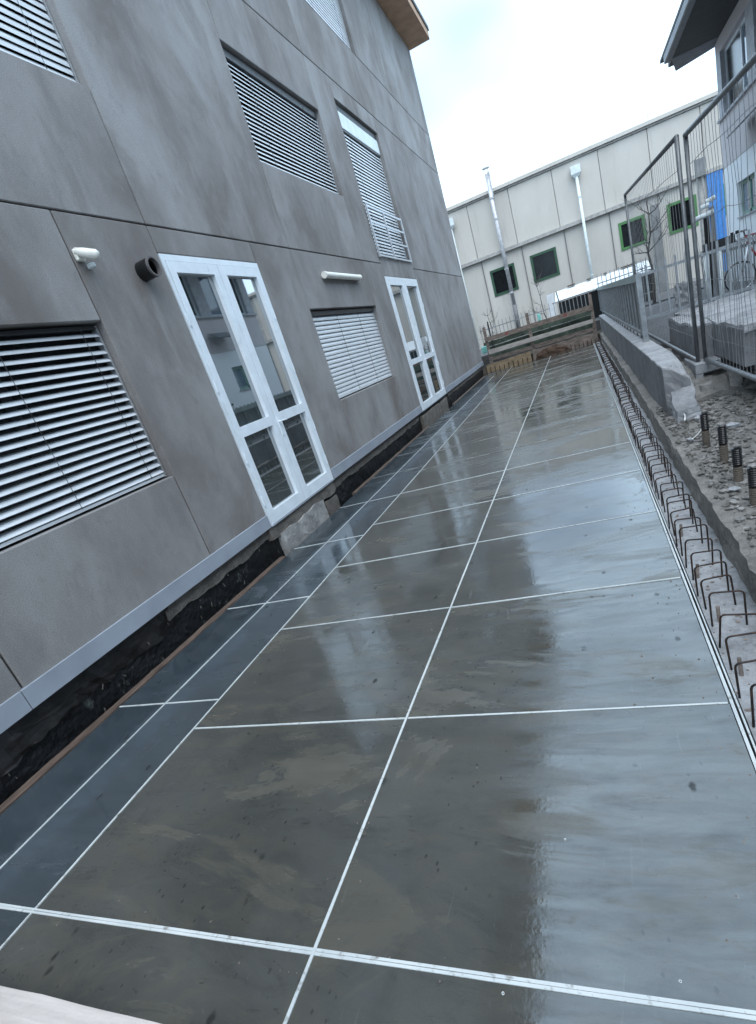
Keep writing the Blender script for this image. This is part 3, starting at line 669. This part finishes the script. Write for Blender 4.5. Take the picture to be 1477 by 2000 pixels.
# ------------------------------------------------------------------ end of the deck: shuttering and timbers
def yb(x): return 18.58 - .2 * (x - .3)
es = thing('shuttering_rail', (-1.3, 18.9, 0), 'timber guard frame of posts and boards closing the far end of the deck', 'barrier')
def bb(name, x0, x1, z0a, z1a, z0b, z1b, dy, th, mat):
    mb = MB(); a, b = yb(x0) + dy, yb(x1) + dy
    lo = [(x0, a, z0a), (x1, b, z0b), (x1, b + th, z0b), (x0, a + th, z0a)]; hi = [(x0, a, z1a), (x1, b, z1b), (x1, b + th, z1b), (x0, a + th, z1a)]
    mb.quad(hi); mb.quad(lo[::-1])
    for i in range(4): j = (i + 1) % 4; mb.quad([lo[i], lo[j], hi[j], hi[i]])
    return mb.build(name, mat, es)
bb('top_board', -2.95, -1.3, .96, 1.10, .945, 1.085, .05, .035, 'wood_grey'); bb('top_board', -1.30, .40, .946, 1.086, .93, 1.075, .052, .035, 'wood_grey')
bb('mid_beam', -2.9, .38, .56, .70, .575, .675, .0, .06, 'wood_light')
bb('low_board', -2.9, .42, .34, .45, .33, .44, .09, .03, 'wood_grey')
for x in (-2.9, -1.47, .40): bb('post', x - .045, x + .045, -.05, 1.42 if x < .3 else 1.36, -.05, 1.42 if x < .3 else 1.36, .09, .09, 'wood_grey')
bb('shutter_panel', -3.08, -1.58, -.02, .25, -.02, .30, -.03, .025, 'wood_yellow')
bb('shutter_panel', -1.52, .36, -.02, .30, -.02, .28, .02, .025, 'wood_grey')
for i in range(9):
    x = -2.95 + .155 * i; MB().tube([(x, yb(x) - .05, -.01), (x + .004, yb(x) - .045, .13 + .05 * random.random())], .011, 6).build('rod', 'rebar', es)
for i in range(6):
    x = -.35 + .12 * i; MB().tube([(x, yb(x) - .01, -.01), (x, yb(x) - .01, .13)], .009, 6).build('rod', 'rebar', es)
for x in (-2.2, -.36):
    bb('red_stencil', x - .05, x - .035, .985, 1.06, .985, 1.06, .045, .004, 'red_mark'); bb('red_stencil', x + .035, x + .05, .985, 1.06, .985, 1.06, .045, .004, 'red_mark')
    bb('red_stencil', x - .03, x + .03, 1.045, 1.06, 1.045, 1.06, .045, .004, 'red_mark'); bb('red_stencil', x - .03, x + .03, .985, 1.0, .985, 1.0, .045, .004, 'red_mark'); bb('red_stencil', x - .01, x + .012, 1.005, 1.04, 1.005, 1.04, .045, .004, 'red_mark')
bm = bmesh.new(); bmesh.ops.create_icosphere(bm, subdivisions=4, radius=1)
for v in bm.verts:
    p = v.co.copy(); k = 1 + .18 * fbm(p, 2.2, 4, 3); v.co = Vector((p.x * .5 * k, p.y * .16 * k, max(-.1, p.z * .27 * k)))
me = bpy.data.meshes.new('rust_heap'); bm.to_mesh(me); bm.free(); me.materials.append(M['rust_mound'])
tag(link('rust_heap', me, None, (-.93, yb(-.93) - .12, .0)), 'rusty brown heap lying at the far end of the deck seam', 'heap')
for i, (x0, x1, y, z, lab) in enumerate(((-3.1, .4, 19.9, .78, 'upper mossy green plank behind the timber barrier'), (-3.1, .45, 20.1, .60, 'middle mossy plank behind the timber barrier'), (-3.0, .45, 19.75, .36, 'lowest dark plank behind the timber barrier'))):
    tag(rough_box('mossy_plank', 'netting', None, x0, x1, y, y + .06, z, z + .15, .2, .02, None, 60 + i), lab, 'plank')
tag(MB().box(-1.25, -1.15, 20.3, 20.4, 1.05, 1.28).build('teal_can', 'teal', bevel=.02), 'small teal plastic can standing behind the barrier post', 'can')
tag(MB().box(-3.17, -3.0, 19.62, 19.75, .62, .84).build('teal_crate', 'teal', bevel=.02), 'teal plastic crate in the pit by the building corner', 'crate')
tag(MB().beam((-2.75, 19.5, .75), (-2.76, 19.5, 1.55), .035, .035).build('black_rod', 'black_plastic'), 'short black rod behind the barrier near the building corner', 'rod')
tag(MB().beam((-.42, 19.6, .9), (-.52, 19.6, 1.75), .03, .03).build('black_rod', 'black_plastic'), 'tall black rod leaning behind the barrier, near the white board', 'rod')

# palisade fences behind
def palisade(x0, x1, y, zb, zt, step, lab, rails):
    o = thing('palisade_fence', ((x0 + x1) / 2, y, zb), lab, 'fence', 'palisade fences beyond the barrier')
    for z in rails: MB().box(x0, x1, y, y + .02, z, z + .03).build('rail', 'picket', o)
    me = MB().box(-.011, .011, -.012, -.001, 0, zt - zb).mesh('picket', 'picket'); x = x0 + .05
    while x < x1: link('picket', me, o, (x, y, zb)); x += step
palisade(-3.35, -.85, 21.2, .55, 1.49, .135, 'left palisade fence in front of the flue', (1.3, .75))
palisade(-.75, .5, 21.0, .55, 1.46, .125, 'middle palisade fence in front of the white sheet roof', (1.42, .7))
palisade(.72, 2.6, 21.4, .55, 1.86, .135, 'right palisade fence above the guard rail', (1.56, .8))
sh = thing('low_shelter', (.8, 23, .5), 'low dark shelter with a white sheet roof behind the palisade', 'shelter')
mb = MB(); mb.quad([(-.68, 22.4, 1.46), (2.6, 22.4, 1.46), (2.6, 24.2, 1.82), (-.68, 24.2, 1.80)]); mb.quad([(-.68, 24.2, 1.77), (2.6, 24.2, 1.79), (2.6, 22.4, 1.43), (-.68, 22.4, 1.43)])
mb.quad([(-.68, 22.4, 1.43), (2.6, 22.4, 1.43), (2.6, 22.4, 1.46), (-.68, 22.4, 1.46)]); mb.build('roof_sheet', 'white_sheet', sh)
MB().box(-.6, 2.55, 23.0, 24.1, .5, 1.40).build('shelter_shade_box', 'black_plastic', sh)  # black box stands in for the shaded void under the roof sheet
for x in (-.2, .5, 1.1, 1.7): MB().box(x, x + .4 * random.random() + .1, 24.0, 24.2, 1.83, 1.87).build('debris', 'bark', sh)
tag(MB().beam((-.82, 21.9, .95), (-.80, 22.0, 1.76), .24, .03, (0, 1, 0)).build('white_board', 'white_sheet'), 'white board leaning upright beside the low shelter', 'board')

# ------------------------------------------------------------------ cream hall at the back
H = thing('cream_hall', (-1, 30, .5), 'long cream concrete panel hall with green windows and a grey gutter band', 'building')
YB = 28.0
MB().box(-16, 10.5, YB + .06, YB + 14, .5, 6.38).build('wall', 'far_trim', H)
xs = [-3.76 + 1.823 * k for k in range(-5, 8)]
for a, b in zip(xs[:-1], xs[1:]): MB().box(a + .012, b - .012, YB, YB + .06, 4.25, 6.39).build('upper_panel', 'cream', H, bevel=.006)
WN = [(-3.375, -2.265, 2.49, 3.59, 'green_dark'), (-1.56, -.44, 2.485, 3.602, 'green_dark'), (2.1, 3.1, 2.53, 3.58, 'green'), (3.93, 4.99, 2.5, 3.6, 'green'), (5.9, 6.9, 2.5, 3.6, 'green')]
for a, b in zip(xs[:-1], xs[1:]):
    a2, b2 = a + .13, b + .10; ww = [q for q in WN if q[0] > a2 and q[1] < b2]
    if ww:
        x0, x1, z0, z1, gm = ww[0]
        mb = MB().box(a2, x0, YB, YB + .06, .5, 4.1).box(x1, b2, YB, YB + .06, .5, 4.1).box(x0, x1, YB, YB + .06, .5, z0).box(x0, x1, YB, YB + .06, z1, 4.1)
    else: mb = MB().box(a2, b2, YB, YB + .06, .5, 4.1)
    mb.build('lower_panel', 'pinkish', H)
    MB().box(b2 + .004, b2 + .03 - .004, YB - .05, YB + .05, .5, 4.1).build('channel', 'channel', H)
for x0, x1, z0, z1, gm in WN:
    f = MB(); k = .10; f.box(x0, x0 + k, YB - .03, YB + .05, z0, z1).box(x1 - k, x1, YB - .03, YB + .05, z0, z1).box(x0 + k, x1 - k, YB - .03, YB + .05, z0, z0 + k).box(x0 + k, x1 - k, YB - .03, YB + .05, z1 - k, z1)
    wn = f.build('window', gm, H); MB().box(x0 + k, x1 - k, YB + .02, YB + .04, z0 + k, z1 - k).build('pane', 'dglass', wn)
MB().box(-16, 10.6, YB - .16, YB + .02, 4.105, 4.235).build('gutter_band', 'far_trim', H)
rt = MB().box(-16, 10.6, YB - .06, YB + .4, 6.40, 6.47).build('roof', 'far_trim', H); MB().box(-16, 10.7, YB - .14, YB + .5, 6.475, 6.60).build('roof_trim', 'cream', rt)
MB().tube([(3.65, YB + .3, 6.6), (3.66, YB + .3, 6.86), (3.82, YB + .3, 6.9)], .012, 6).build('antenna', 'far_trim', rt)
fl = thing('steel_flue', (-2.6, 27.7, .8), 'tall stainless steel flue with a cap rising above the cream hall roof', 'flue')
mb = MB().tube([(-2.60, 27.72, .8), (-2.58, 27.72, 1.9)], .10, 14); mb.build('flue_base', 'channel', fl, smooth=True)
MB().tube([(-2.58, 27.72, 1.9), (-2.62, 27.72, 7.15)], .085, 14).build('flue_pipe', 'steel_flue', fl, smooth=True)
for z in (2.4, 3.4, 4.4, 5.4, 6.2): MB().tube([(-2.6, 27.72, z), (-2.6, 27.72, z + .06)], .10, 14).build('flue_collar', 'steel_flue', fl)
MB().tube([(-2.55, 27.72, 6.3), (-2.53, 27.72, 7.2)], .05, 8).build('flue_stay', 'steel_flue', fl)
mb = MB(); lathe(mb, (-2.61, 27.72, 7.36), [(.0001, .07), (.17, .0), (.17, -.02), (.0001, -.01)], 16); mb.build('flue_cap', 'steel_flue', fl)
for dx in (-.07, .07): MB().tube([(-2.61 + dx, 27.72, 7.1), (-2.61 + dx, 27.72, 7.36)], .012, 6).build('cap_strut', 'steel_flue', fl)
def downpipe(x, lab):
    o = thing('downpipe', (x, 27.85, 1), lab, 'downpipe', 'downpipes on the cream hall')
    mb = MB(); lo = [(x - .07, 27.78), (x + .07, 27.78), (x + .07, 27.94), (x - .07, 27.94)]
    prof = [(.07, 5.72), (.19, 5.86), (.19, 6.15)]
    for (r0, z0), (r1, z1) in zip(prof[:-1], prof[1:]):
        for i in range(4):
            s = ((-1, -1), (1, -1), (1, 1), (-1, 1)); j = (i + 1) % 4
            mb.quad([(x + s[i][0] * r0, 27.8 + s[i][1] * r0 * .7, z0), (x + s[j][0] * r0, 27.8 + s[j][1] * r0 * .7, z0), (x + s[j][0] * r1, 27.8 + s[j][1] * r1 * .7, z1), (x + s[i][0] * r1, 27.8 + s[i][1] * r1 * .7, z1)])
    mb.quad([(x - .19, 27.667, 6.15), (x + .19, 27.667, 6.15), (x + .19, 27.933, 6.15), (x - .19, 27.933, 6.15)]); mb.build('hopper', 'pale_pipe', o)
    MB().tube([(x, 27.78, .6), (x, 27.78, 5.74)], .06, 12).build('pipe', 'pale_pipe', o, smooth=True)
    for z in (2.0, 3.2, 5.0): MB().tube([(x, 27.78, z), (x, 27.78, z + .05)], .07, 12).build('bracket', 'pale_pipe', o)
downpipe(.81, 'pale downpipe with hopper head in the middle of the cream hall')
downpipe(-4.6, 'pale downpipe with hopper peeping out behind the grey building corner')
tag(MB().box(3.31, 3.60, 27.6, 27.86, .5, 3.74).build('grey_duct', 'panel_grey', bevel=.01), 'grey metal duct standing between the two bright green windows', 'duct')
eb = thing('junction_pole', (4.83, 26, .5), 'grey junction box on a pole behind the mesh fence', 'pole')
MB().box(4.67, 5.0, 25.9, 26.1, 3.93, 4.5).build('box', 'panel_grey', eb, bevel=.01); MB().tube([(4.83, 26.2, .5), (4.83, 26.2, 4.3)], .12, 10).build('pole', 'far_trim', eb)
bd = thing('blue_door', (5.64, 27.9, .5), 'tall bright blue sheet metal door beside the white building', 'door')
for i in range(4): MB().box(5.37 + .137 * i, 5.37 + .137 * (i + 1) - .008, 27.86, 27.93, .5, 4.2).build('door_sheet', 'blue', bd)

# ------------------------------------------------------------------ white building on the right
W = thing('white_building', (7, 8, .5), 'white rendered building with grey upper windows and dark overhanging eave', 'building')
XW, YE = 4.0, 18.75
def wbox(name, y0, y1, z0, z1, mat, x0=XW, x1=XW + .25, par=W): return MB().box(x0, x1, y0, y1, z0, z1).build(name, mat, par)
MB().box(XW + .26, 11, -6, YE - .02, .3, 6.0).build('wall', 'joint', W)
low = [(-4.4, -3.0), (-1.2, .2), (2.0, 3.4), (5.2, 6.6), (8.8, 10.2), (12.6, 14.0), (16.05, 17.52)]
zc = (1.97, 2.70)
cur = -6
for a, b in low:
    wbox('wall_panel', cur, a, .3, 3.2, 'white_wall'); wbox('wall_panel', a, b, .3, zc[0], 'white_wall'); wbox('wall_panel', a, b, zc[1], 3.2, 'white_wall'); cur = b
    f = MB().box(XW + .08, XW + .14, a, a + .08, *zc).box(XW + .08, XW + .14, b - .08, b, *zc).box(XW + .08, XW + .14, (a + b) / 2 - .05, (a + b) / 2 + .05, *zc).box(XW + .08, XW + .14, a + .08, b - .08, zc[1] - .08, zc[1]).box(XW + .08, XW + .14, a + .08, b - .08, zc[0], zc[0] + .08)
    wn = f.build('window', 'green_pale', W); MB().box(XW + .1, XW + .12, a + .08, b - .08, zc[0] + .08, zc[1] - .08).build('pane', 'bglass', wn); MB().box(XW - .04, XW + .1, a - .04, b + .04, zc[0] - .035, zc[0] - .003).build('sill', 'col_grey', wn)
wbox('wall_panel', cur, YE, .3, 3.2, 'white_wall')
wbox('parapet_band', -6, YE, 3.205, 4.22, 'pink_wall', XW - .01)
wbox('sill_band', -6, YE, 4.222, 4.275, 'col_grey', XW - .07)
wbox('lintel', -6, YE, 5.56, 5.84, 'pink_wall')
ups = [(-5, -2.9), (-2.2, -.1), (.5, 2.7), (3.4, 5.5), (6.2, 8.3), (8.9, 11.0), (11.6, 13.0), (13.7, 15.6), (16.15, 18.32)]
cur = -6
for a, b in ups:
    wbox('column', cur, a, 4.277, 5.558, 'col_grey'); cur = b
    f = MB(); xa, xb = XW + .1, XW + .17; mdl = a + .75
    for q in (a, mdl, b - .07): f.box(xa, xb, q, q + .07, 4.277, 5.558)
    f.box(xa, xb, a + .07, b - .07, 4.277, 4.34).box(xa, xb, a + .07, b - .07, 5.49, 5.558)
    wn = f.build('window', 'white_frame', W); MB().box(XW + .13, XW + .14, a + .07, mdl, 4.34, 5.49).build('pane', 'bglass', wn); MB().box(XW + .13, XW + .14, mdl + .07, b - .07, 4.34, 5.49).build('pane', 'dglass', wn)
wbox('column', cur, YE, 4.277, 5.558, 'col_grey')
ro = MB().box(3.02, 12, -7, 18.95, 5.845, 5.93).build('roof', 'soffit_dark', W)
MB().box(2.84, 3.0, -7, 18.35, 5.80, 5.98).build('gutter', 'fascia', ro, bevel=.02)
mb = MB(); mb.quad([(3.0, 18.3, 5.84), (3.24, 19.35, 5.80), (4.05, 18.80, 5.80), (4.05, 18.3, 5.84)]); mb.quad([(3.0, 18.3, 5.98), (4.05, 18.3, 5.98), (4.05, 18.8, 5.95), (3.24, 19.35, 5.95)]); mb.quad([(3.24, 19.35, 5.80), (3.24, 19.35, 5.95), (4.05, 18.8, 5.95), (4.05, 18.8, 5.8)]); mb.quad([(3.0, 18.3, 5.84), (3.0, 18.3, 5.98), (3.24, 19.35, 5.95), (3.24, 19.35, 5.8)])
mb.build('gable_board', 'fascia', ro)
MB().box(2.84, 12, -7, 18.9, 5.985, 6.05).build('roof_cover', 'roofing', ro)
for i in range(4): MB().beam((3.93, 15.9 - i * 2.6, 3.75), (3.6, 15.9 - i * 2.6, 3.55), 1.0, .03, (0, 0, 1)).build('awning_flap', 'fascia', W)

# picket row before the white building
pf = thing('white_picket_fence', (3.2, 13, .5), 'row of grey pickets standing in front of the white building', 'fence')
MB().box(3.39, 3.42, 9.6, 19, 1.3, 1.36).build('rail', 'picket', pf)
me = MB().box(-.01, .01, -.03, .03, 0, 1.0).mesh('picket', 'picket'); y = 9.7
while y < 19: link('picket', me, pf, (3.375, y, .5)); y += .22

# pipes behind the bar fence
for x, y, lab in ((1.77, 9.62, 'left white bollard tube behind the bar fence'), (1.945, 9.7, 'right white bollard tube behind the bar fence')):
    o = thing('bollard', (x, y, .5), lab, 'bollard', 'white bollards behind the bar fence')
    MB().tube([(x, y, .5), (x, y, 1.42)], .034, 12).build('tube', 'pale_pipe', o, smooth=True); MB().tube([(x, y, 1.42), (x, y, 1.48)], .04, 12).build('cap', 'black_plastic', o)
o = thing('pipe_post', (1.80, 9.9, .5), 'dark post carrying short white pipes behind the mesh fence', 'post')
MB().tube([(1.85, 9.9, .5), (1.86, 9.9, 1.95)], .035, 10).build('post', 'black_plastic', o); MB().tube([(1.95, 9.95, .5), (1.95, 9.95, 2.0)], .03, 10).build('post', 'panel_grey', o)
MB().tube([(1.70, 9.85, 1.90), (1.95, 9.85, 1.93)], .035, 10).build('pipe', 'pale_pipe', o, smooth=True); MB().tube([(1.79, 9.85, 2.02), (1.90, 9.85, 2.03)], .03, 10).build('pipe', 'pale_pipe', o); MB().tube([(1.88, 9.95, 2.08), (2.0, 9.95, 2.1)], .03, 10).build('pipe', 'pale_pipe', o)
MB().box(1.80, 2.2, 9.92, 10.0, 1.45, 1.56).build('cross_bar', 'black_plastic', o)

# bicycle
bk = thing('bicycle', (3.2, 13.7, .5), 'red racing bicycle with drop handlebar parked by the white building', 'bicycle')
def wheel(cx, cy, cz, r):
    ty = MB(); n = 36; pts = [(cx + r * math.cos(2 * math.pi * k / n), cy, cz + r * math.sin(2 * math.pi * k / n)) for k in range(n + 1)]
    wh = MB().tube([(cx, cy - .04, cz), (cx, cy + .04, cz)], .02, 8).build('wheel', 'chrome', bk)
    MB().tube(pts, .014, 8, False).build('tyre', 'tyre', wh, smooth=True)
    pts = [(cx + (r - .02) * math.cos(2 * math.pi * k / n), cy, cz + (r - .02) * math.sin(2 * math.pi * k / n)) for k in range(n + 1)]
    MB().tube(pts, .010, 6, False).build('rim', 'chrome', wh, smooth=True)
    sp = MB()
    for k in range(16): a = 2 * math.pi * k / 16; sp.tube([(cx, cy, cz), (cx + (r - .02) * math.cos(a), cy, cz + (r - .02) * math.sin(a))], .0015, 4, False)
    tag(sp.build('spokes', 'chrome', wh), kind='stuff')
cyb = 13.7; wheel(3.08, cyb, .80, .27); wheel(3.94 - .0, cyb, .80, .27)
hd0, hd1 = (3.26, cyb, 1.32), (3.20, cyb, 1.50)
fm = MB(); fm.tube([hd0, hd1], .02, 8); fm.tube([hd0, (3.52, cyb, .80)], .018, 8); fm.tube([hd1, (3.75, cyb, 1.45)], .016, 8); fm.tube([(3.52, cyb, .80), (3.76, cyb, 1.52)], .017, 8); fm.tube([(3.52, cyb, .80), (3.94, cyb + .03, .80), (3.75, cyb, 1.42)], .011, 8)
fm.build('frame', 'bike_red', bk, smooth=True)
for s in (-.05, .05): MB().tube([(3.255, cyb + s * .4, 1.34), (3.16, cyb + s, 1.02), (3.08, cyb + s, .80)], .013, 8).build('fork', 'chrome', bk, smooth=True)
for s in (-.2, .2): MB().tube([(3.20, cyb + s * .2, 1.60), (3.19, cyb + s, 1.60), (3.08, cyb + s, 1.61), (3.02, cyb + s, 1.55), (3.06, cyb + s, 1.47), (3.18, cyb + s, 1.45)], .014, 8).build('handlebar', 'chrome', bk, smooth=True)
MB().tube([hd1, (3.185, cyb, 1.6)], .016, 8).build('stem', 'black_plastic', bk)
MB().box(3.68, 3.92, cyb - .06, cyb + .06, 1.55, 1.60).build('saddle', 'black_plastic', bk, bevel=.02)
for s in (-.2, .2): MB().box(3.0, 3.06, cyb + s - .02, cyb + s + .02, 1.58, 1.64).build('brake_lever', 'black_plastic', bk, bevel=.008)

# bare trees and saplings
def bare_tree(x, y, z0, h, r, lab, seed, lean=0):
    rr = random.Random(seed); o = thing('bare_tree', (x, y, z0), lab, 'tree', 'bare trees')
    tk = MB(); br = MB(); pts = []; n = 7
    for k in range(n): pts.append(Vector((x + lean * k / n + rr.uniform(-.02, .02) * h, y + rr.uniform(-.01, .01) * h, z0 + h * k / (n - 1))))
    tk.tube(pts, [r * (1 - .8 * k / (n - 1)) for k in range(n)], 8); tk.build('trunk', 'bark', o, smooth=True)
    def branch(p, d, L, rad, dep):
        q = [p]; dd = d.copy()
        for k in range(4):
            dd = (dd + Vector((rr.uniform(-.3, .3), rr.uniform(-.3, .3), rr.uniform(-.1, .25)))).normalized(); q.append(q[-1] + dd * L / 4)
        br.tube(q, [rad, rad * .8, rad * .6, rad * .45, rad * .3], 5, False)
        if dep:
            for k in range(3): branch(q[rr.randint(1, 4)], (dd + Vector((rr.uniform(-1, 1), rr.uniform(-1, 1), rr.uniform(-.2, .7)))).normalized(), L * .55, rad * .5, dep - 1)
    for k in range(9):
        i = rr.randint(2, n - 2); a = rr.random() * 6.28; branch(pts[i], Vector((math.cos(a), math.sin(a), rr.uniform(.0, .7))).normalized(), h * rr.uniform(.16, .3), r * .4, 2)
    br.build('crown', 'bark', o)
bare_tree(2.2, 20, .5, 2.9, .05, 'bare young tree in front of the bright green windows', 5, .12)
bare_tree(-2.98, 21.6, .5, 1.5, .02, 'small bare sapling beside the grey building corner', 9)
bare_tree(-1.05, 23.5, .5, 2.0, .022, 'thin bare sapling beside the white board and shelter', 12, -.3)
